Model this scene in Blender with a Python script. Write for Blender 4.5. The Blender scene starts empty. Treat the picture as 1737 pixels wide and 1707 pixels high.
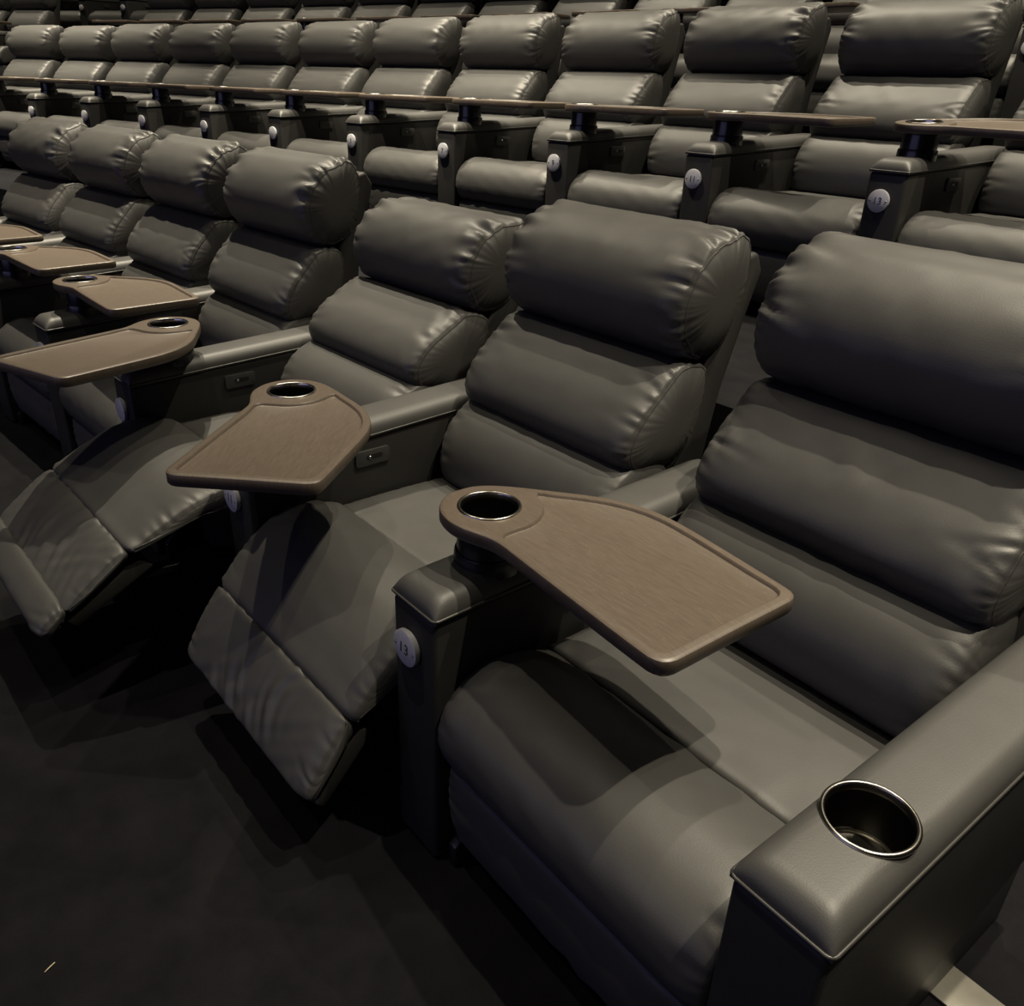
import bpy, bmesh, math, random
import numpy as np
from mathutils import Vector, Matrix

# ------------------------------------------------------------------ camera, world, lights, exposure
scene = bpy.context.scene
C = scene.collection
PI = math.pi
F_PX, PITCH, ROLL, CAM_Z = 1412.9, 0.4598, 0.0389, 1.4414
cam = bpy.data.cameras.new('camera')
cam.sensor_fit = 'HORIZONTAL'; cam.sensor_width = 36.0
cam.lens = 36.0 * F_PX / 1737.0
cam.clip_start = 0.05; cam.clip_end = 100
camo = bpy.data.objects.new('camera', cam); C.objects.link(camo)
_F = Vector((0, math.cos(PITCH), -math.sin(PITCH))); _U = Vector((0, math.sin(PITCH), math.cos(PITCH))); _R = Vector((1, 0, 0))
_r2 = math.cos(ROLL)*_R + math.sin(ROLL)*_U; _u2 = -math.sin(ROLL)*_R + math.cos(ROLL)*_U
m3 = Matrix((_r2, _u2, -_F)).transposed()
ALPHA = 0.871      # turns the hall so that the front row runs along x
camo.matrix_world = Matrix.Rotation(ALPHA, 4, 'Z') @ Matrix.Translation((0, 0, CAM_Z)) @ m3.to_4x4()
scene.camera = camo

vs = scene.view_settings
vs.view_transform = 'Standard'; vs.look = 'None'; vs.gamma = 1.0; vs.use_curve_mapping = False
vs.exposure = -0.26

world = bpy.data.worlds.new('world'); scene.world = world; world.use_nodes = True
wb = world.node_tree.nodes['Background']
wb.inputs[0].default_value = (0.36, 0.36, 0.62, 1); wb.inputs[1].default_value = 0.002

# the rows: start x, y, heading, curvature, floor height (arm 0 of each row stands at x, y)
PP = 0.79
ROWS = {1: (-0.1731, 1.2699, -0.8710, -0.0345, 0.0),
        2: (1.2319, 3.0453, -0.8435, -0.0378, 0.6439),
        3: (1.4815, 6.0946, -0.7414, -0.0318, 1.2366)}
ROWS = {k: (math.cos(ALPHA)*v[0]-math.sin(ALPHA)*v[1], math.sin(ALPHA)*v[0]+math.cos(ALPHA)*v[1], v[2]+ALPHA, v[3], v[4]) for k, v in ROWS.items()}
def rowpose(row, s, d=0.0):
    x, y, th, ka, z = ROWS[row]
    t = th + ka*s
    px = x + (math.sin(t) - math.sin(th))/ka; py = y - (math.cos(t) - math.cos(th))/ka
    return px - math.sin(t)*d, py + math.cos(t)*d, z, t
_x, _y, _z, _t = rowpose(3, -0.40, 1.80)
ROWS[4] = (_x, _y, _t, -0.0318/(1+0.0318*1.8), 1.2366+0.52)

def downlight(row, s, d, h, power, spot=120):
    x, y, z, t = rowpose(row, s, d)
    l = bpy.data.lights.new('ceiling_downlight', 'SPOT'); l.energy = power; l.color = (1.0, 0.89, 0.68)
    l.spot_size = math.radians(spot); l.spot_blend = 1.0; l.shadow_soft_size = 0.035
    o = bpy.data.objects.new('ceiling_downlight', l); C.objects.link(o); o.location = (x, y, h)
    return o
CEIL = 5.5
for n in range(-2, 1):
    downlight(1, 1.80 + 4.6*n, 0.90, CEIL, (1150 if n == 0 else 1800), 70)
    downlight(1, -0.50 + 4.6*n, -0.75, CEIL, 290, 60)
    downlight(1, 2.6 + 4.6*n, -2.2, CEIL, 190, 80)
for n in range(-2, 1):
    downlight(1, 0.9 + 4.6*n, 1.75, CEIL, (1300 if n == 0 else 1800), 74)
for n in range(-3, 1):
    downlight(2, 2.2 + 4.6*n, 1.1, CEIL+0.6, (1050 if n == 0 else 1350), 76)
    downlight(2, -0.1 + 4.6*n, 0.7, CEIL+0.6, 1150, 76)
for n in range(-4, 1):
    downlight(3, 1.5 + 4.6*n, 1.0, CEIL+1.2, 1200, 80)
# glow of the cinema screen far in front of the rows
sl = bpy.data.lights.new('screen_glow', 'AREA'); sl.shape = 'RECTANGLE'; sl.size = 10; sl.size_y = 4.2; sl.energy = 115; sl.color = (0.52, 0.50, 1.0)
so = bpy.data.objects.new('screen_glow', sl); C.objects.link(so)
_x, _y, _z, _t = rowpose(1, -3.0, -9.0); so.location = (_x, _y, 2.6)
so.rotation_euler = (PI/2, 0, _t)      # faces the rows

# ------------------------------------------------------------------ materials
def nodes_of(name):
    m = bpy.data.materials.new(name); m.use_nodes = True
    nt = m.node_tree; return m, nt, nt.nodes['Principled BSDF']
def add_noise(nt, scale, detail=3, rough=0.55, vec=None):
    n = nt.nodes.new('ShaderNodeTexNoise'); n.inputs['Scale'].default_value = scale; n.inputs['Detail'].default_value = detail; n.inputs['Roughness'].default_value = rough
    if vec: nt.links.new(vec, n.inputs['Vector'])
    return n
def objcoord(nt, scale=None):
    tc = nt.nodes.new('ShaderNodeTexCoord'); v = tc.outputs['Object']
    if scale:
        mp = nt.nodes.new('ShaderNodeMapping'); mp.inputs['Scale'].default_value = scale; nt.links.new(v, mp.inputs['Vector']); v = mp.outputs['Vector']
    return v
def ramp(nt, fac, c0, c1, p0=0.3, p1=0.7):
    r = nt.nodes.new('ShaderNodeValToRGB'); e = r.color_ramp.elements
    e[0].position = p0; e[1].position = p1; e[0].color = (*c0, 1); e[1].color = (*c1, 1); nt.links.new(fac, r.inputs['Fac']); return r.outputs['Color']
def bump(nt, h, strength, dist, b):
    n = nt.nodes.new('ShaderNodeBump'); n.inputs['Strength'].default_value = strength; n.inputs['Distance'].default_value = dist
    nt.links.new(h, n.inputs['Height']); nt.links.new(n.outputs['Normal'], b.inputs['Normal']); return n
def mat_leather(name, c0, c1, rough, spec=0.5):
    m, nt, b = nodes_of(name); v = objcoord(nt)
    big = add_noise(nt, 6, 4, 0.6, v); nt.links.new(ramp(nt, big.outputs['Fac'], c0, c1), b.inputs['Base Color'])
    g = nt.nodes.new('ShaderNodeTexVoronoi'); g.inputs['Scale'].default_value = 420; nt.links.new(v, g.inputs['Vector'])
    bump(nt, g.outputs['Distance'], 0.10, 0.001, b)
    b.inputs['Roughness'].default_value = rough; b.inputs['Specular IOR Level'].default_value = spec
    return m
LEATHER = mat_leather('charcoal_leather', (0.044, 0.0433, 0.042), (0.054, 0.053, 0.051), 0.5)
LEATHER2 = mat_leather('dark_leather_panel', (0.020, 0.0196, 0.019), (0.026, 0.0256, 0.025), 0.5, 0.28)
def mat_simple(name, col, rough, metal=0.0, nscale=None, amt=0.12):
    m, nt, b = nodes_of(name)
    if nscale:
        n = add_noise(nt, nscale, 3, 0.6, objcoord(nt))
        c0 = tuple(c*(1-amt) for c in col); c1 = tuple(c*(1+amt) for c in col)
        nt.links.new(ramp(nt, n.outputs['Fac'], c0, c1), b.inputs['Base Color'])
    else: b.inputs['Base Color'].default_value = (*col, 1)
    b.inputs['Roughness'].default_value = rough; b.inputs['Metallic'].default_value = metal
    return m
PIPING = mat_simple('piping_leather', (0.034, 0.033, 0.031), 0.40, 0, 90)
THREAD = mat_simple('seam_thread', (0.030, 0.029, 0.027), 0.6, 0, 200)
BLACK = mat_simple('black_plastic', (0.012, 0.012, 0.014), 0.25, 0, 40)
FRAME = mat_simple('black_steel', (0.014, 0.014, 0.016), 0.45, 0.3, 30)
SWITCHM = mat_simple('switch_plastic', (0.035, 0.036, 0.034), 0.4, 0, 60)
SLOT = mat_simple('switch_slot', (0.006, 0.006, 0.006), 0.5, 0, 60)
STEEL = mat_simple('polished_steel', (0.55, 0.52, 0.46), 0.22, 1.0, 30, 0.05)
WELL = mat_simple('dark_steel_well', (0.035, 0.034, 0.032), 0.35, 1.0, 30, 0.05)
ALU = mat_simple('brushed_aluminium', (0.62, 0.62, 0.66), 0.5, 0.35, 120, 0.06)
INK = mat_simple('engraved_numeral', (0.03, 0.03, 0.035), 0.6, 0, 60)
FLOORPLATE = mat_simple('grey_metal_plate', (0.19, 0.18, 0.155), 0.45, 0.4, 8, 0.25)
STRAW = mat_simple('pale_fibre', (0.5, 0.42, 0.28), 0.8, 0, 60)
# tray laminate: brown with fine light flecks along the grain
TRAY, nt, b = nodes_of('brown_laminate')
v = objcoord(nt); n1 = add_noise(nt, 1.0, 3, 0.6, objcoord(nt, (30, 260, 40)))
c1 = ramp(nt, n1.outputs['Fac'], (0.080, 0.062, 0.048), (0.106, 0.084, 0.066), 0.35, 0.75)
n2 = add_noise(nt, 1.0, 2, 0.5, objcoord(nt, (90, 420, 90)))
r2 = nt.nodes.new('ShaderNodeValToRGB'); r2.color_ramp.elements[0].position = 0.66; r2.color_ramp.elements[1].position = 0.80; nt.links.new(n2.outputs['Fac'], r2.inputs['Fac'])
mx = nt.nodes.new('ShaderNodeMix'); mx.data_type = 'RGBA'; nt.links.new(r2.outputs['Color'], mx.inputs[0]); nt.links.new(c1, mx.inputs[6]); mx.inputs[7].default_value = (0.175, 0.14, 0.105, 1)
nt.links.new(mx.outputs[2], b.inputs['Base Color']); b.inputs['Roughness'].default_value = 0.42
bump(nt, n1.outputs['Fac'], 0.08, 0.001, b)
# carpet
CARPET, nt, b = nodes_of('charcoal_carpet')
v = objcoord(nt); n1 = add_noise(nt, 700, 2, 0.7, v); n2 = add_noise(nt, 7, 4, 0.6, v)
mm = nt.nodes.new('ShaderNodeMath'); mm.operation = 'MULTIPLY'; nt.links.new(n1.outputs['Fac'], mm.inputs[0]); nt.links.new(n2.outputs['Fac'], mm.inputs[1])
nt.links.new(ramp(nt, mm.outputs[0], (0.0042, 0.0042, 0.0052), (0.0118, 0.0115, 0.0138), 0.12, 0.42), b.inputs['Base Color'])
b.inputs['Roughness'].default_value = 0.95; b.inputs['Specular IOR Level'].default_value = 0.1
bump(nt, n1.outputs['Fac'], 0.6, 0.004, b)
WALLM = mat_simple('dark_wall_fabric', (0.012, 0.012, 0.013), 0.9, 0, 50)

# ------------------------------------------------------------------ mesh helpers
def mesh_from(name, verts, faces, mat, smooth=True, angle=None):
    me = bpy.data.meshes.new(name); me.from_pydata([tuple(map(float, v)) for v in verts], [], faces)
    bm = bmesh.new(); bm.from_mesh(me); bmesh.ops.recalc_face_normals(bm, faces=bm.faces); bm.to_mesh(me); bm.free()
    me.materials.append(mat)
    if smooth:
        me.polygons.foreach_set('use_smooth', [True]*len(me.polygons))
        if angle: me.set_sharp_from_angle(angle=math.radians(angle))
    me.update(); return me
def bm_mesh(name, bm, mat, smooth=True, angle=40):
    me = bpy.data.meshes.new(name); bmesh.ops.recalc_face_normals(bm, faces=bm.faces); bm.to_mesh(me); bm.free(); me.materials.append(mat)
    if smooth:
        me.polygons.foreach_set('use_smooth', [True]*len(me.polygons)); me.set_sharp_from_angle(angle=math.radians(angle))
    return me
def link(name, me, parent=None, loc=None, rot=None):
    o = bpy.data.objects.new(name, me); C.objects.link(o)
    if parent is not None: o.parent = parent
    if loc is not None: o.location = loc
    if rot is not None: o.rotation_euler = rot
    return o
def thing(name, label, cat, group=None, loc=(0, 0, 0), rz=0.0):
    o = bpy.data.objects.new(name, None); C.objects.link(o); o.empty_display_size = 0.1
    o.location = loc; o.rotation_euler = (0, 0, rz); o['label'] = label; o['category'] = cat
    if group: o['group'] = group
    return o
def catmull(P, n, closed=True):
    P = np.array(P, float); m = len(P); out = []
    k = 14
    rng = range(m if closed else m-1)
    for i in rng:
        if closed: a, b_, c_, d_ = P[(i-1) % m], P[i], P[(i+1) % m], P[(i+2) % m]
        else: a, b_, c_, d_ = P[max(i-1, 0)], P[i], P[i+1], P[min(i+2, m-1)]
        for j in range(k):
            t = j/k
            out.append(0.5*((2*b_) + (-a+c_)*t + (2*a-5*b_+4*c_-d_)*t*t + (-a+3*b_-3*c_+d_)*t**3))
    if not closed: out.append(P[-1])
    out = np.array(out)
    q = np.vstack([out, out[:1]]) if closed else out
    s = np.concatenate([[0], np.cumsum(np.linalg.norm(np.diff(q, axis=0), axis=1))])
    tt = np.linspace(0, s[-1], n+1)[:-1] if closed else np.linspace(0, s[-1], n)
    return np.stack([np.interp(tt, s, q[:, i]) for i in range(q.shape[1])], 1)
def normals2(Q):
    t = np.roll(Q, -1, 0) - np.roll(Q, 1, 0); t /= np.linalg.norm(t, axis=1)[:, None] + 1e-12
    n = np.stack([t[:, 1], -t[:, 0]], 1)
    area = 0.5*np.sum(Q[:, 0]*np.roll(Q[:, 1], -1) - np.roll(Q[:, 0], -1)*Q[:, 1])
    return n if area > 0 else -n
def sines(rs, n, fmin, fmax):
    return [(rs.uniform(fmin, fmax), rs.uniform(0, 6.28), rs.uniform(0.4, 1)) for _ in range(n)]
def ev(S, x): return sum(a*np.sin(f*x+p) for f, p, a in S)/max(1e-6, sum(a for f, p, a in S))
SEAMS = {}
def pillow(name, prof, w, seed=0, N=150, edge_f=0.032, edge_t=0.010, rnd=0.06, wr=0.008, wl=0.05, dome=0.022, fold=0.0, lump=0.002, mat=None, hi=True, groove=0.004, topw=1.0, dart=0.0):
    """closed leather pillow: profile (y,z) swept over x, rounded and puckered towards both side seams, domed gussets"""
    rs = random.Random(seed)
    if not hi: N = int(N*0.62)
    Q = catmull(prof, N); n = normals2(Q); cen = Q.mean(0)
    per = np.linalg.norm(np.roll(Q, -1, 0)-Q, axis=1).sum()
    tt = np.arange(N)/N
    inset = edge_t + (edge_f-edge_t)*np.clip(-n[:, 0], 0, 1)
    h = w/2
    ds = [0, .003, .007, .012, .018, .026, .036, .05, .068, .09, .12, .155, .195, .24, .28] if hi else [0, .005, .013, .026, .05, .09, .15, .23]
    if fold: ds = ds[:7] + list(np.arange(.046, h-.02, .008))
    ds = [d for d in ds if d < h-0.02]
    xs = [(-h+d, d, -1) for d in ds] + [(0.0, h, 0)] + [(h-d, d, 1) for d in reversed(ds)]
    L1, L2 = sines(rs, 3, 1.5, 2 + per*5), sines(rs, 4, 4, 12)
    FX, FE = sines(rs, 4, 70, 170), sines(rs, 3, 8, 20)
    CR = {}
    for sd in (-1, 1):                                   # creases gathered at each side seam: place, depth, width, reach, slant
        cr = []; t0 = rs.uniform(0, .03)
        while t0 < 1:
            i = int(t0*N) % N
            big = 1 + (topw-1)*max(0, n[i, 1])
            cr.append((t0, rs.uniform(.25, 1.0)**1.4*big, rs.uniform(.004, .009)/per*(1 + .5*(big-1)), wl*rs.uniform(.35, 1.6)*big, rs.uniform(-.5, .5)/per))
            t0 += rs.uniform(.014, .036)/per
        if dart:                                         # deep tucks where the top rolls over to the front
            for q_, a_ in ((.75, 1.0), (.35, .55)):
                i = int(np.argmin(np.abs(n[:, 1]-q_) + 9*(n[:, 0] > 0)))
                cr.append((i/N + rs.uniform(-.012, .012), dart/wr*a_*rs.uniform(.6, 1.1), .013/per, rs.uniform(.045, .065), rs.uniform(-.25, .1)/per))
        CR[sd] = cr
    def pucker(sd, d):
        o_ = np.zeros(N)
        for t0, a_, w_, l_, sl_ in CR[sd]:
            dt = (tt - t0 - sl_*d + .5) % 1 - .5
            wd = w_*(1 + d/l_*.8)
            o_ -= a_*(np.exp(-(dt/wd)**2) - .35*np.exp(-((dt-1.9*wd)/wd)**2) - .35*np.exp(-((dt+1.9*wd)/wd)**2))*math.exp(-(d/l_)**1.5)
        return wr*o_*(1 - math.exp(-(d+.0015)/.006))
    verts, rings = [], []
    for x, d, sd in xs:
        q = 1 - min(d/rnd, 1.0)
        off = -inset*(1-math.sqrt(max(0, 1-q*q)))
        if sd: off = off + pucker(sd, d)
        if d == 0: off = off - groove
        off = off + lump*(ev(L1, tt*6.28 + x*3) * ev(L2, x*9 + tt*5))*min(1, d/.05)*2
        if fold:
            fx = ev(FX, x + 0.03*np.sin(tt*9))*np.clip(.6 + .9*ev(FE, x + tt*.3), 0, 1.4); off = off + fold*fx*np.clip(-n[:, 0]*0.6 + n[:, 1], 0, 1)*min(1, d/.06)
        P = Q + n*off[:, None]
        rings.append(P); verts += [(x, y, z) for y, z in P]
    K = len(rings); faces = []
    for i in range(K-1):
        for j in range(N): faces.append((i*N+j, i*N+(j+1) % N, (i+1)*N+(j+1) % N, (i+1)*N+j))
    seams = []
    for sd, base, E in ((-1, 0, rings[0]), (1, (K-1)*N, rings[-1])):
        seams.append(np.column_stack([np.full(N, sd*(h-0.001)), E + n*0.0015]))
        prev = base; c2 = E.mean(0)
        puck = -pucker(sd, 0.004)/max(wr, 1e-6)*.4
        for g in ((.05, .13, .27, .5, .78) if hi else (.1, .35, .7)):
            st = len(verts)
            P = c2 + (E-c2)*(1-g)
            xx = sd*(h + dome*(1-(1-g)**4) - 0.003*puck*max(0, 1-g*3))
            verts += [(xx[j], P[j, 0], P[j, 1]) for j in range(N)]
            for j in range(N): faces.append((prev+j, prev+(j+1) % N, st+(j+1) % N, st+j))
            prev = st
        verts.append((sd*(h+dome), c2[0], c2[1])); last = len(verts)-1
        for j in range(N): faces.append((prev+j, prev+(j+1) % N, last))
    me = mesh_from(name, verts, faces, mat or LEATHER)
    SEAMS[me.name] = seams
    return me
def tube(name, paths, r, mat, seg=6, closed=True):
    verts, faces = [], []
    for P in paths:
        P = np.array(P, float); n = len(P); b0 = len(verts)
        for i in range(n):
            if closed: t = P[(i+1) % n]-P[i-1]
            else: t = P[min(i+1, n-1)]-P[max(i-1, 0)]
            t = t/(np.linalg.norm(t)+1e-12); ref = np.array([0, 0, 1.]) if abs(t[2]) < .9 else np.array([1., 0, 0])
            a = np.cross(t, ref); a /= np.linalg.norm(a); b_ = np.cross(t, a)
            for k in range(seg): verts.append(P[i] + r*(a*math.cos(k*2*PI/seg) + b_*math.sin(k*2*PI/seg)))
        for i in range(n if closed else n-1):
            for k in range(seg):
                i2 = (i+1) % n
                faces.append((b0+i*seg+k, b0+i*seg+(k+1) % seg, b0+i2*seg+(k+1) % seg, b0+i2*seg+k))
        if not closed:
            faces.append(tuple(b0+k for k in range(seg))); faces.append(tuple(b0+(n-1)*seg+k for k in range(seg)))
    return mesh_from(name, verts, faces, mat)
def extrude_yz(name, poly, x0, x1, mat, bev=0.006, seg=2):
    bm = bmesh.new()
    a = [bm.verts.new((x0, y, z)) for y, z in poly]; b_ = [bm.verts.new((x1, y, z)) for y, z in poly]
    bm.faces.new(a); bm.faces.new(b_[::-1]); n = len(poly)
    for i in range(n): bm.faces.new((a[i], a[(i+1) % n], b_[(i+1) % n], b_[i]))
    bmesh.ops.recalc_face_normals(bm, faces=bm.faces)
    if bev: bmesh.ops.bevel(bm, geom=list(bm.edges), offset=bev, segments=seg, profile=0.5, affect='EDGES', clamp_overlap=True)
    return bm_mesh(name, bm, mat)
def box(name, lo, hi_, mat, bev=0.004, seg=2):
    return extrude_yz(name, [(lo[1], lo[2]), (hi_[1], lo[2]), (hi_[1], hi_[2]), (lo[1], hi_[2])], lo[0], hi_[0], mat, bev, seg)
def lathe(name, prof, mat, seg=40, angle=45, cap0=False, cap1=False):
    verts, faces = [], []
    for r, z in prof:
        for k in range(seg): verts.append((r*math.cos(k*2*PI/seg), r*math.sin(k*2*PI/seg), z))
    for i in range(len(prof)-1):
        for k in range(seg): faces.append((i*seg+k, i*seg+(k+1) % seg, (i+1)*seg+(k+1) % seg, (i+1)*seg+k))
    if cap0: faces.append(tuple(range(seg)))
    if cap1: faces.append(tuple((len(prof)-1)*seg+k for k in range(seg)))
    return mesh_from(name, verts, faces, mat, True, angle)
def cut(me, cutters, mat, angle=35):
    """boolean difference, baked into a plain mesh"""
    o = bpy.data.objects.new('tmp', me); C.objects.link(o); tmp = []
    for cm in cutters:
        c = bpy.data.objects.new('tmpc', cm); C.objects.link(c); tmp.append(c)
        md = o.modifiers.new('b', 'BOOLEAN'); md.operation = 'DIFFERENCE'; md.object = c; md.solver = 'EXACT'
    bpy.context.view_layer.update()
    dg = bpy.context.evaluated_depsgraph_get()
    r = bpy.data.meshes.new_from_object(o.evaluated_get(dg))
    for q in [o]+tmp: bpy.data.objects.remove(q)
    r.materials.clear(); r.materials.append(mat)
    r.polygons.foreach_set('use_smooth', [True]*len(r.polygons)); r.set_sharp_from_angle(angle=math.radians(angle))
    return r

# ------------------------------------------------------------------ setting: carpeted steps and a dark wall behind
def strip(name, row, d0, d1, z0, z1, s0, s1, mat):
    verts, faces = [], []; n = 40
    for i in range(n+1):
        s = s0 + (s1-s0)*i/n
        for d, z in ((d0, z0), (d0, z1), (d1, z1), (d1, z0)):
            x, y, _, t = rowpose(row, s, d); verts.append((x, y, z))
    for i in range(n):
        for j in range(4): faces.append((i*4+j, i*4+(j+1) % 4, i*4+4+(j+1) % 4, i*4+4+j))
    faces.append((0, 1, 2, 3)); faces.append(tuple(n*4+j for j in range(4)))
    o = link(name, mesh_from(name, verts, faces, mat, False)); o['kind'] = 'structure'; return o
strip('floor', 1, -9.0, 1.26, -0.2, 0.0, -12, 7, CARPET)['label'] = 'dark charcoal carpet in front of the front row'
Z2, Z3, Z4 = ROWS[2][4], ROWS[3][4], ROWS[4][4]
strip('floor_second_row', 1, 1.261, 3.29, -0.2, Z2, -12, 7, CARPET)['label'] = 'carpeted step carrying the second row'
strip('floor_third_row', 3, -1.12, 0.83, -0.2, Z3, -14, 8, CARPET)['label'] = 'carpeted step carrying the third row'
strip('floor_fourth_row', 3, 0.831, 4.2, -0.2, Z4, -16, 8, CARPET)['label'] = 'carpeted step carrying the fourth row'
strip('wall_back', 3, 4.21, 4.4, -0.2, 5.5, -18, 8, WALLM)['label'] = 'dark fabric wall behind the last row'

# ------------------------------------------------------------------ recliner meshes
W_BACK, W_SEAT = 0.62, 0.645
HEAD = [(.752,.942),(.724,.975),(.709,1.03),(.717,1.085),(.748,1.140),(.80,1.182),(.845,1.199),(.90,1.212),(.945,1.186),(.962,1.11),(.948,1.02),(.91,.95),(.85,.918),(.79,.918)]
MID = [(.70,.655),(.643,.662),(.610,.70),(.612,.745),(.642,.80),(.692,.855),(.738,.900),(.772,.914),(.82,.916),(.865,.90),(.88,.83),(.855,.72),(.79,.66)]
LUMB = [(.60,.43),(.553,.455),(.542,.53),(.562,.60),(.61,.655),(.68,.69),(.76,.68),(.80,.60),(.78,.48),(.70,.42)]
PAD = [(.2655,.40),(.266,.432),(.274,.444),(.31,.447),(.45,.447),(.62,.440),(.70,.42),(.70,.34),(.45,.32),(.29,.33),(.266,.37)]
FRONT = [(.2645,.40),(.264,.434),(.254,.447),(.18,.470),(.11,.475),(.05,.455),(.004,.41),(-.012,.35),(.0,.30),(.03,.272),(.10,.28),(.20,.32),(.255,.37)]
LEG = [(.035,.270),(.014,.255),(.010,.18),(.022,.10),(.04,.065),(.07,.075),(.08,.17),(.075,.258)]
FRONT1 = [(.2345,.42),(.233,.450),(.220,.464),(.15,.487),(.06,.478),(-.02,.43),(-.075,.375),(-.105,.335),(-.085,.305),(-.03,.345),(.06,.40),(.15,.41),(.225,.40)]
LEG1 = [(-.107,.33),(-.135,.305),(-.175,.25),(-.208,.19),(-.21,.17),(-.185,.155),(-.15,.19),(-.10,.26),(-.085,.30)]
BOARD1 = [(-.075,.285),(-.185,.145),(-.165,.125),(-.04,.265)]
FRONT2 = [(.1185,.44),(.117,.462),(.103,.478),(.02,.502),(-.08,.492),(-.17,.455),(-.23,.425),(-.262,.408),(-.245,.385),(-.16,.41),(-.06,.44),(.03,.45),(.11,.42)]
LEG2 = [(-.265,.405),(-.30,.392),(-.36,.35),(-.415,.305),(-.425,.288),(-.40,.275),(-.34,.31),(-.27,.36),(-.25,.385)]
FLAP2 = [(-.425,.302),(-.45,.295),(-.485,.265),(-.49,.24),(-.46,.225),(-.43,.25),(-.415,.28)]
BOARD2 = [(-.235,.365),(-.42,.255),(-.40,.232),(-.20,.335)]
SHELL = [(.72,.42),(.80,.72),(.88,.95),(.93,1.15),(.985,1.165),(1.015,1.12),(.99,1.03),(.945,.84),(.92,.6),(.90,.24),(.74,.24)]
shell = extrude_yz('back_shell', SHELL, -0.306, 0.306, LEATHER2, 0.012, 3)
base = box('base_frame', (-.30, .14, .035), (.30, .76, .30), FRAME, .01)
foot = extrude_yz('foot', [(.0,.0),(.0,.055),(.035,.085),(.06,.085),(.035,.05),(.03,.0)], -.012, .012, BLACK, .004)
caster = lathe('caster_foot', [(0.001,0),(.026,0),(.028,.004),(.028,.022),(.018,.03),(.016,.06),(.001,.06)], BLACK, 20)
def back_set(seed, hi=True):
    f = dict(hi=hi)
    d = {'headrest': pillow('headrest', HEAD, W_BACK, seed, wr=.0075, wl=.042, topw=1.7, lump=.0022, dome=.020, dart=.017, **f),
         'back_cushion': pillow('back_cushion', MID, W_BACK, seed+1, edge_f=.026, wr=.0055, wl=.040, topw=1.2, lump=.0018, dome=.018, **f),
         'lumbar_cushion': pillow('lumbar_cushion', LUMB, W_SEAT-.02, seed+2, edge_f=.03, wr=.004, wl=.045, dome=.012, **f)}
    if hi:
        for k in list(d):
            if k != 'lumbar_cushion': d[k+'|seam0'], d[k+'|seam1'] = [tube('seam', [q], .0017, THREAD, 5) for q in SEAMS[d[k].name]]
    return d
def seat_set(kind, seed, hi=True):
    f = dict(hi=hi, wl=.03, dome=.006, rnd=.05)
    dy = {'closed': 0, 'half': -.03, 'open': -.146}[kind]
    pad = [(y+dy, z + (.012 if kind == 'open' and y+dy < .35 else 0)) for y, z in PAD]
    d = {'seat_pad': pillow('seat_pad', pad, W_SEAT, seed, edge_f=.006, edge_t=.016, wr=.003, **f)}
    fr, lg = {'closed': (FRONT, LEG), 'half': (FRONT1, LEG1), 'open': (FRONT2, LEG2)}[kind]
    d['front_cushion'] = pillow('front_cushion', fr, W_SEAT, seed+1, edge_f=.02, edge_t=.016, wr=.004, **f)
    d['leg_panel'] = pillow('leg_panel', lg, W_SEAT-.02, seed+2, edge_f=.014, edge_t=.012, wr=.003, fold=(.0 if kind == 'closed' else .007), **f)
    if kind == 'half': d['footrest_board'] = extrude_yz('footrest_board', BOARD1, -.305, .305, LEATHER2, .006)
    if kind == 'open':
        d['foot_flap'] = pillow('foot_flap', FLAP2, W_SEAT-.02, seed+3, edge_f=.012, edge_t=.010, wr=.003, **f)
        d['footrest_board'] = extrude_yz('footrest_board', BOARD2, -.305, .305, LEATHER2, .006)
    return d
def bar(name, a, b_, x, t=.006, wd=.022):
    a, b_ = np.array(a), np.array(b_); u = (b_-a)/np.linalg.norm(b_-a); nn = np.array([-u[1], u[0]])*wd/2
    return extrude_yz(name, [tuple(a+nn), tuple(b_+nn), tuple(b_-nn), tuple(a-nn)], x-t/2, x+t/2, FRAME, .002, 1)
BACKS = [back_set(11), back_set(47), back_set(83), back_set(131)]
BACKS_LO = [back_set(211, False), back_set(257, False), back_set(301, False)]
SEATS = {'closed': seat_set('closed', 5), 'half': seat_set('half', 25), 'open': seat_set('open', 37)}
SEATS_LO = [seat_set('closed', 61, False), seat_set('closed', 71, False)]
LINKS = {'half': [bar('link_bar', (.30,.20), (-.12,.24), s*.27) for s in (-1, 1)],
         'open': [bar('link_bar', (.30,.18), (-.10,.33), s*.27) for s in (-1, 1)] + [bar('link_bar', (.10,.26), (-.34,.30), s*.255) for s in (-1, 1)]}
def recliner(row, k, label, group, kind='closed', lean=0.0, shift=0.0, drop=0.0, hi=True, var=0):
    x, y, z, t = rowpose(row, (k+.5)*PP)
    root = thing('recliner', label, 'recliner', group, (x, y, z), t)
    ss = SEATS[kind] if hi else SEATS_LO[var % 2]
    for n, me in ss.items(): link(n, me, root)
    bs = (BACKS if hi else BACKS_LO); bs = bs[var % len(bs)]
    py, pz = .65, .50; a = -math.radians(lean)
    ly = py - (py*math.cos(a) - pz*math.sin(a)) + shift; lz = pz - (py*math.sin(a) + pz*math.cos(a)) + drop
    made = {}
    for n, me in bs.items():
        if '|' in n: link('seam', me, made[n.split('|')[0]])
        else: made[n] = link(n, me, root, (0, ly, lz), (a, 0, 0))
    link('back_shell', shell, root, (0, ly, lz), (a, 0, 0))
    link('base_frame', base, root)
    if hi:
        for q in LINKS.get(kind, []): link('link_bar', q, root)
        for s in (-1, 1):
            link('foot', foot, root, (s*.300, .02, 0))
            link('caster_foot', caster, root, (s*.22, .20, 0))
    return root

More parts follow.
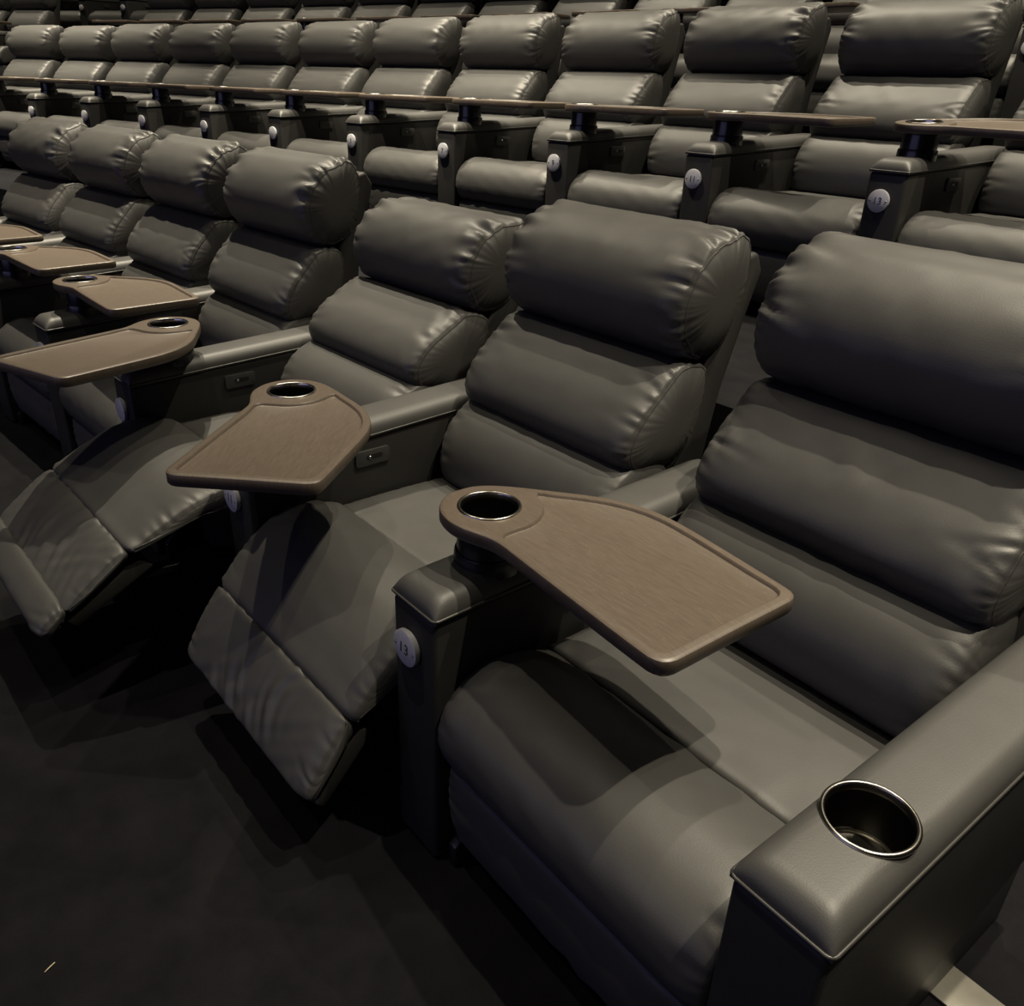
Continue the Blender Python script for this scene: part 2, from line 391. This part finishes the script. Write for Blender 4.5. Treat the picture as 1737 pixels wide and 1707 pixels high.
# ------------------------------------------------------------------ armrest meshes
HS, SLOPE, AW = 0.5971, 0.0384, 0.1403
ha = AW/2 - .002
ARM_POLY = [(0,.004),(0,HS-.006),(.86,HS-.006+SLOPE*.86),(.86,.275),(.70,.26),(.39,.2),(.20,.15),(.135,.06),(.12,.004)]
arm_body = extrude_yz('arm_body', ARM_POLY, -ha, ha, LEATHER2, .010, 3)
arm_plinth = box('arm_plinth', (-.045,.14,.0), (.045,.82,.27), FRAME, .004)
def pad_mesh():
    """padded arm cap: flat crown with a soft roll along both sides and the front"""
    us = np.concatenate([-1+0.5*(1-np.cos(np.linspace(0, PI/2, 7)))*1.0, [-.3, 0, .3], (1-0.5*(1-np.cos(np.linspace(0, PI/2, 7))))[::-1]])
    L = .86
    vs_ = np.concatenate([.04*(1-np.cos(np.linspace(0, PI/2, 8))), np.linspace(.08, L-.04, 10), [L-.015, L]])
    A = AW/2+.001; H = .036; R = .032
    verts, faces = [], []
    def prof(d): return math.sqrt(max(0, 1-(1-min(d/R, 1))**2))
    for v_ in vs_:
        for u in us:
            d = (1-abs(u))*A
            h = H*(prof(d)**1.0)*prof(v_)*min(1, .3+.7*prof(L-v_)) + .004*(1-u*u)*min(1, v_/.08)
            rr = .012; xx = u*A
            if v_ < rr and abs(xx) > A-rr: pass
            verts.append((xx, v_, HS + SLOPE*v_ + h))
    n = len(us); m = len(vs_)
    for i in range(m-1):
        for j in range(n-1): faces.append((i*n+j, i*n+j+1, i*n+n+j+1, i*n+n+j))
    per = [(0, j) for j in range(n)] + [(i, n-1) for i in range(1, m)] + [(m-1, j) for j in range(n-2, -1, -1)] + [(i, 0) for i in range(m-2, 0, -1)]
    st = len(verts)
    for i, j in per:
        v0 = verts[i*n+j]; verts.append((v0[0], v0[1], HS + SLOPE*v0[1] - .006))
    q = len(per)
    for a in range(q):
        i0 = per[a][0]*n+per[a][1]; i1 = per[(a+1) % q][0]*n+per[(a+1) % q][1]
        faces.append((i0, i1, st+(a+1) % q, st+a))
    faces.append(tuple(range(st, st+q)))
    return mesh_from('arm_pad', verts, faces, LEATHER, True, 60)
arm_pad = pad_mesh()
def pipe_path():
    r = .010; A = AW/2+.0015; y0, y1 = -.0015, .86
    pts = []
    for cx, cy, a0 in ((A-r, y0+r, -90), (A-r, y1-r, 0), (-A+r, y1-r, 90), (-A+r, y0+r, 180)):
        for j in range(5):
            a = math.radians(a0 + 90*j/4); pts.append((cx+r*math.cos(a), cy+r*math.sin(a)))
    out = []
    for i in range(len(pts)):
        p, q = np.array(pts[i]), np.array(pts[(i+1) % len(pts)]); n = max(1, int(np.linalg.norm(q-p)/.05))
        for j in range(n): out.append(p+(q-p)*j/n)
    return [(p[0], p[1], HS+SLOPE*p[1]) for p in out]
piping = tube('piping', [pipe_path()], .0030, PIPING, 6)
CUP = (0.0, 0.172)
cupcut = lathe('cc', [(.0568, -.12), (.0568, .3)], BLACK, 40, cap0=True, cap1=True)
for v_ in cupcut.vertices: v_.co.x += CUP[0]; v_.co.y += CUP[1]; v_.co.z += HS
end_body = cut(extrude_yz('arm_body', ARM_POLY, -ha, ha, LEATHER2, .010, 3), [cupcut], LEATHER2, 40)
end_pad = cut(pad_mesh(), [cupcut], LEATHER, 60)
cup_ring = lathe('cup_ring', [(.0542,-.010),(.0542,.0012),(.0552,.0030),(.0575,.0036),(.0600,.0026),(.0610,.0003),(.0605,-.003),(.0570,-.005),(.0565,-.010)], STEEL, 56, 60)
cup_well = lathe('cup_well', [(.0545,-.004),(.0540,-.02),(.0520,-.078),(.048,-.083),(.001,-.083)], WELL, 48, 50)
cup_ring_hi = lathe('cup_floor_ring', [(.0515,-.078),(.0503,-.0765),(.0485,-.079),(.0475,-.0825)], STEEL, 48, 60)
disc = lathe('number_plate', [(.001,-.014),(.036,-.014),(.0378,-.0128),(.0378,-.004),(.034,-.003),(.034,.0)], ALU, 40, 40)
for m_ in (disc,):                       # lathe axis z -> faces -y
    for v_ in m_.vertices: v_.co = Vector((v_.co.x, v_.co.z, v_.co.y))
    m_.flip_normals()
rivet = lathe('rivet', [(.001,-.0155),(.0022,-.0152),(.003,-.014)], STEEL, 12, 60)
for v_ in rivet.vertices: v_.co = Vector((v_.co.x, v_.co.z, v_.co.y))
rivet.flip_normals()
def number_mesh(txt):
    cu = bpy.data.curves.new('numeral', 'FONT'); cu.body = txt; cu.size = .034; cu.align_x = 'CENTER'; cu.align_y = 'CENTER'; cu.extrude = .0004; cu.space_character = 1.1; cu.resolution_u = 4; cu.shear = 0.08
    o = bpy.data.objects.new('tmp', cu); C.objects.link(o); bpy.context.view_layer.update()
    me = bpy.data.meshes.new_from_object(o.evaluated_get(bpy.context.evaluated_depsgraph_get())); bpy.data.objects.remove(o)
    me.name = 'numeral'; me.materials.clear(); me.materials.append(INK)
    ys = [v.co.y for v in me.vertices]; xs = [v.co.x for v in me.vertices]; cy = (max(ys)+min(ys))/2; cx = (max(xs)+min(xs))/2
    for v in me.vertices: v.co = Vector(((v.co.x-cx)*0.92, -.0142 - v.co.z, v.co.y-cy))
    return me
NUM = {n: number_mesh(n) for n in ('13', '11', '9', '7', '5')}
def rrect(name, cy, cz, ly, lz, r, x0, x1, mat, bev=.0015):
    pts = []
    for sy, sz, a0 in ((1, 1, 0), (-1, 1, 90), (-1, -1, 180), (1, -1, 270)):
        for j in range(4):
            a = math.radians(a0+30*j); pts.append((cy+sy*(ly/2-r)+r*math.cos(a), cz+sz*(lz/2-r)+r*math.sin(a)))
    return extrude_yz(name, pts, x0, x1, mat, bev, 2)
sw_plate = rrect('power_switch', .354, .550, .106, .044, .009, ha-.002, ha+.007, SWITCHM)
sw_slot = rrect('switch_slot', .358, .552, .050, .013, .006, ha+.004, ha+.0076, SLOT, .0)
sw_btn = lathe('switch_button', [(.001,.0125),(.004,.0115),(.0052,.009),(.0052,.005)], STEEL, 16, 50)
for v_ in sw_btn.vertices: v_.co = Vector((v_.co.z + ha - .001, v_.co.y + .344, v_.co.x + .551))

def armrest(row, k, label, group, num=None, end=False, hi=True):
    x, y, z, t = rowpose(row, k*PP)
    root = thing('armrest', label, 'armrest', group, (x, y, z), t)
    link('arm_body', end_body if end else arm_body, root)
    pad = link('arm_pad', end_pad if end else arm_pad, root); link('piping', piping, pad)
    link('arm_plinth', arm_plinth, root)
    if end:
        top = HS + SLOPE*CUP[1] + .040
        r = link('cup_ring', cup_ring, root, (CUP[0], CUP[1], top), (SLOPE, 0, 0)); w = link('cup_well', cup_well, root, (CUP[0], CUP[1], top), (SLOPE, 0, 0))
        link('floor_ring', cup_ring_hi, w)
    else:
        pl = link('number_plate', disc, root, (-.011, 0, .5011)); pl['label'] = 'round brushed aluminium seat number plate'
        if hi:
            for s in (-1, 1): link('rivet', rivet, pl, (s*.029, 0, 0))
        if num: link('numeral', NUM[num], pl)
        sw = link('power_switch', sw_plate, root)
        if hi: link('switch_slot', sw_slot, sw); link('switch_button', sw_btn, sw)
    return root

# ------------------------------------------------------------------ swivel tray tables
TOPZ, TH = 0.75, 0.030
OUT = [(-.092,.012),(-.090,-.028),(-.070,-.062),(-.038,-.085),(0,-.0945),(.035,-.0925),(.065,-.084),(.093,-.0755),(.12,-.0725),(.17,-.0765),(.25,-.084),(.38,-.0955),(.47,-.1025),(.495,-.103),(.512,-.096),(.520,-.080),(.5215,-.055),(.5235,.05),(.5265,.165),(.526,.188),(.518,.204),(.500,.212),(.44,.2205),(.35,.2325),(.28,.2405),(.23,.2435),(.18,.238),(.13,.2215),(.08,.193),(.03,.153),(-.03,.103),(-.066,.067),(-.085,.038)]
outl = catmull(OUT, 150)
def inner_outline():
    pts = []
    ins = outl - normals2(outl)*0.0195
    for p in ins:
        if math.hypot(*p) > .110 and p[0] > .0: pts.append(p)
    pts = np.array(pts)
    # order: lower side outward, end, upper side back
    a1 = math.atan2(pts[0][1], pts[0][0]); a2 = math.atan2(pts[-1][1], pts[-1][0])
    arc = []
    for j in range(13):
        a = a2-.16 + (a1+.16-(a2-.16))*j/12; arc.append((.100*math.cos(a), .100*math.sin(a)))
    ctrl = [tuple(p) for p in pts[::5]] + [tuple(pts[-1])] + arc[1:-1]
    return catmull(ctrl, 120)
inl = inner_outline()
def tray_mesh():
    rings = []
    n2 = normals2(outl); b_ = .005
    for off, z in ((-.012, TOPZ-TH), (-.003, TOPZ-TH+.002), (0, TOPZ-TH+.007), (0, TOPZ-.006), (-.0012, TOPZ-.0025), (-.004, TOPZ-.0006), (-.0075, TOPZ)):
        rings.append([(p[0], p[1], z) for p in outl + n2*off])
    N = len(outl); verts = [v for r in rings for v in r]; faces = []
    for i in range(len(rings)-1):
        for j in range(N): faces.append((i*N+j, i*N+(j+1) % N, i*N+N+(j+1) % N, i*N+N+j))
    faces.append(tuple(range(N))); faces.append(tuple((len(rings)-1)*N+j for j in range(N)))
    me = mesh_from('tray_top', verts, faces, TRAY)
    ni = normals2(inl); rr = []
    for off, z in ((-.0050, -.0070), (-.0022, -.0060), (-.0008, -.0035), (.0004, -.0012), (.0022, 0.0004), (.0022, .02)): rr.append([(p[0], p[1], TOPZ+z) for p in inl + ni*off])
    M = len(inl); v2 = [v for r in rr for v in r]; f2 = []
    for i in range(len(rr)-1):
        for j in range(M): f2.append((i*M+j, i*M+(j+1) % M, i*M+M+(j+1) % M, i*M+M+j))
    f2.append(tuple(range(M))); f2.append(tuple((len(rr)-1)*M+j for j in range(M)))
    c1 = mesh_from('c1', v2, f2, TRAY)
    c2 = lathe('c2', [(.0568, TOPZ-.1), (.0568, TOPZ+.1)], BLACK, 40, cap0=True, cap1=True)
    return cut(me, [c1, c2], TRAY, 32)
tray_top = tray_mesh()
Z0 = HS + SLOPE*CUP[1] + .036
pedestal = lathe('pedestal', [(.0575, TOPZ-TH+.002), (.059, TOPZ-TH-.004), (.0605, Z0+.030), (.0605, Z0+.022)], BLACK, 40, 40)
collar = lathe('pedestal_collar', [(.0600, Z0+.024), (.0640, Z0+.023), (.0655, Z0+.018), (.0665, Z0+.0), (.0665, Z0-.012)], BLACK, 40, 40)
def tray(row, k, label, group, deg=2.0, tilt=0.0):
    x, y, z, t = rowpose(row, k*PP)
    cx = x + math.cos(t)*CUP[0] - math.sin(t)*CUP[1]; cy = y + math.sin(t)*CUP[0] + math.cos(t)*CUP[1]
    root = thing('tray_table', label, 'tray table', group, (cx, cy, z), t + math.radians(deg))
    a = math.radians(tilt)                     # a slack tray sags a little towards its front edge, turning about its pedestal
    link('tray_top', tray_top, root, (0, TOPZ*math.sin(a), TOPZ*(1-math.cos(a))), (a, 0, 0)); p = link('pedestal', pedestal, root); link('pedestal_collar', collar, p)
    link('cup_ring', cup_ring, root, (0, 0, TOPZ), (a, 0, 0)); link('cup_well', cup_well, root, (0, 0, TOPZ), (a, 0, 0))
    return root

# ------------------------------------------------------------------ front row
G1s, G1a, G1t = 'recliners in the front row', 'armrests in the front row', 'swivel tray tables in the front row'
recliner(1, 0, 'nearest black leather recliner with its footrest down, beside the end armrest with built-in cup holder', G1s, 'closed', 3.2, .012, .006, var=0)
recliner(1, -1, 'black leather recliner with footrest half raised, just left of front-row armrest 13', G1s, 'half', 5.0, .0, -.01, var=1)
recliner(1, -2, 'black leather recliner leaning far back with its footrest fully raised', G1s, 'open', 17.0, -.08, -.012, var=2)
recliner(1, -3, 'upright front-row recliner directly behind the tray table swung toward the aisle', G1s, 'closed', 0.5, 0, 0, var=3)
ORD = {1: 'first', 2: 'second', 3: 'third', 4: 'fourth', 5: 'fifth', 6: 'sixth', 7: 'seventh', 8: 'eighth', 9: 'ninth', 10: 'tenth', 11: 'eleventh', 12: 'twelfth', 13: 'thirteenth', 14: 'fourteenth', 15: 'fifteenth', 16: 'sixteenth'}
for k in (-4, -5, -6):
    recliner(1, k, '%s upright black recliner in the front row, counted leftward past the fully reclined one' % ORD[-k-2], G1s, 'closed', 0.5 + .4*(k % 3), 0, 0, var=(k*3) % 4)
armrest(1, 1, 'end armrest nearest the camera with a steel cup holder set in its pad', G1a, end=True)
armrest(1, 0, 'black leather armrest with number plate 13 between the two nearest front-row recliners', G1a, '13')
armrest(1, -1, 'black leather armrest between the half-raised and the fully reclined front-row recliners', G1a, '11')
armrest(1, -2, 'black leather armrest at the left of the fully reclined recliner', G1a)
for k in (-3, -4, -5, -6): armrest(1, k, '%s black leather armrest of the front row, counted leftward from armrest 13' % ORD[-k+0], G1a)
tray(1, 0, 'largest, nearest brown tray table with cup holder, mounted on front-row armrest 13', G1t, 0)
tray(1, -1, 'brown tray table turned diagonally over the half-raised recliner footrest', G1t, -44)
tray(1, -2, 'brown tray table swung straight out toward the aisle at the left edge', G1t, -70)
tray(1, -3, 'brown tray table just behind the one swung toward the aisle, reaching across its seat', G1t, 2)
tray(1, -4, 'small brown front-row tray table, second behind the one swung toward the aisle', G1t, 4)
tray(1, -6, 'brown front-row tray table on the last armrest before the left picture edge', G1t, 2)
tray(1, -5, 'small brown front-row tray table cut off by the left picture edge', G1t, 2)

# ------------------------------------------------------------------ second row
G2s, G2a, G2t = 'recliners in the second row', 'armrests in the second row', 'tray tables in the second row'
rs = random.Random(4)
WORD = {0: 'thirteen', -1: 'eleven', -2: 'nine', -3: 'seven', -4: 'five'}
nums = {0: '13', -1: '11', -2: '9', -3: '7', -4: '5'}
for k in range(1, -12, -1):
    hi = k >= -4
    if k <= 0:
        recliner(2, k, '%s upright black recliner from the right in the second row' % ORD[1-k] if k < 0 else 'second-row recliner at the right picture edge, right of armrest 13', G2s, 'closed', 3+rs.uniform(-1, 1), .0, 0, hi=hi, var=rs.randrange(4))
    if k <= 0:
        lab = 'second-row black leather armrest with round number plate reading %s' % WORD[k] if k in nums else '%s armrest leftward from armrest 5 in the second row' % ORD[-k-4]
        armrest(2, k, lab, G2a, nums.get(k), hi=hi)
        lab = 'brown tray table on the second-row armrest whose plate reads %s' % WORD[k] if k in nums else 'brown tray table on the %s second-row armrest leftward from armrest 5' % ORD[-k-4]
        tray(2, k, lab, G2t, 1+rs.uniform(-3, 3), {0: 5.0, -1: 1.2}.get(k, 0.3))

# ------------------------------------------------------------------ third and fourth rows, cut by the top picture edge
G3s, G3a, G3t = 'recliners in the third row', 'armrests in the third row', 'tray tables in the third row'
for i, k in enumerate(range(2, -11, -1)):
    recliner(3, k, '%s recliner from the right in the third row, right of the gangway gap' % ORD[i+1], G3s, 'closed', 2+rs.uniform(-1, 1), hi=False, var=rs.randrange(3))
    armrest(3, k, '%s armrest from the right in the third row, right of the gangway gap' % ORD[i+1], G3a, hi=False)
    tray(3, k, '%s tray table from the right in the third row, right of the gangway gap' % ORD[i+1], G3t, 1+rs.uniform(-3, 3))
for i, k in enumerate((-13, -14)):
    w_ = ('first', 'second')[i]
    recliner(3, k, '%s third-row recliner left of the gangway gap at top left' % w_, G3s, 'closed', 2, hi=False, var=i)
    armrest(3, k, '%s third-row armrest left of the gangway gap at top left' % w_, G3a, hi=False)
    tray(3, k, '%s third-row tray table left of the gangway gap at top left' % w_, G3t)
for i, k in enumerate(range(-8, -18, -1)):
    recliner(4, k, '%s recliner from the right in the barely visible fourth row at the top' % ORD[i+1], 'recliners in the fourth row', 'closed', 2, hi=False, var=i)
    armrest(4, k, '%s armrest from the right in the barely visible fourth row at the top' % ORD[i+1], 'armrests in the fourth row', hi=False)

# ------------------------------------------------------------------ small things on the carpet
x, y, z, t = rowpose(1, PP)
pl = box('floor_plate', (.032, .556, .0), (.30, .642, .008), FLOORPLATE, .002)
o = link('floor_plate', pl, None, (x, y, 0), (0, 0, t)); o['label'] = 'small grey metal plate on the carpet beside the end armrest'; o['category'] = 'metal plate'
x, y, z, t = rowpose(1, -.165, -.679)
o = link('straw_fibre', tube('straw_fibre', [[(-.006, -.008, .0015), (0, 0, .003), (.005, .010, .0015)]], .0012, STRAW, 5, closed=False), None, (x, y, 0.0), (0, 0, t+1.0))
o['label'] = 'tiny pale fibre lying on the carpet at lower left'; o['category'] = 'fibre'
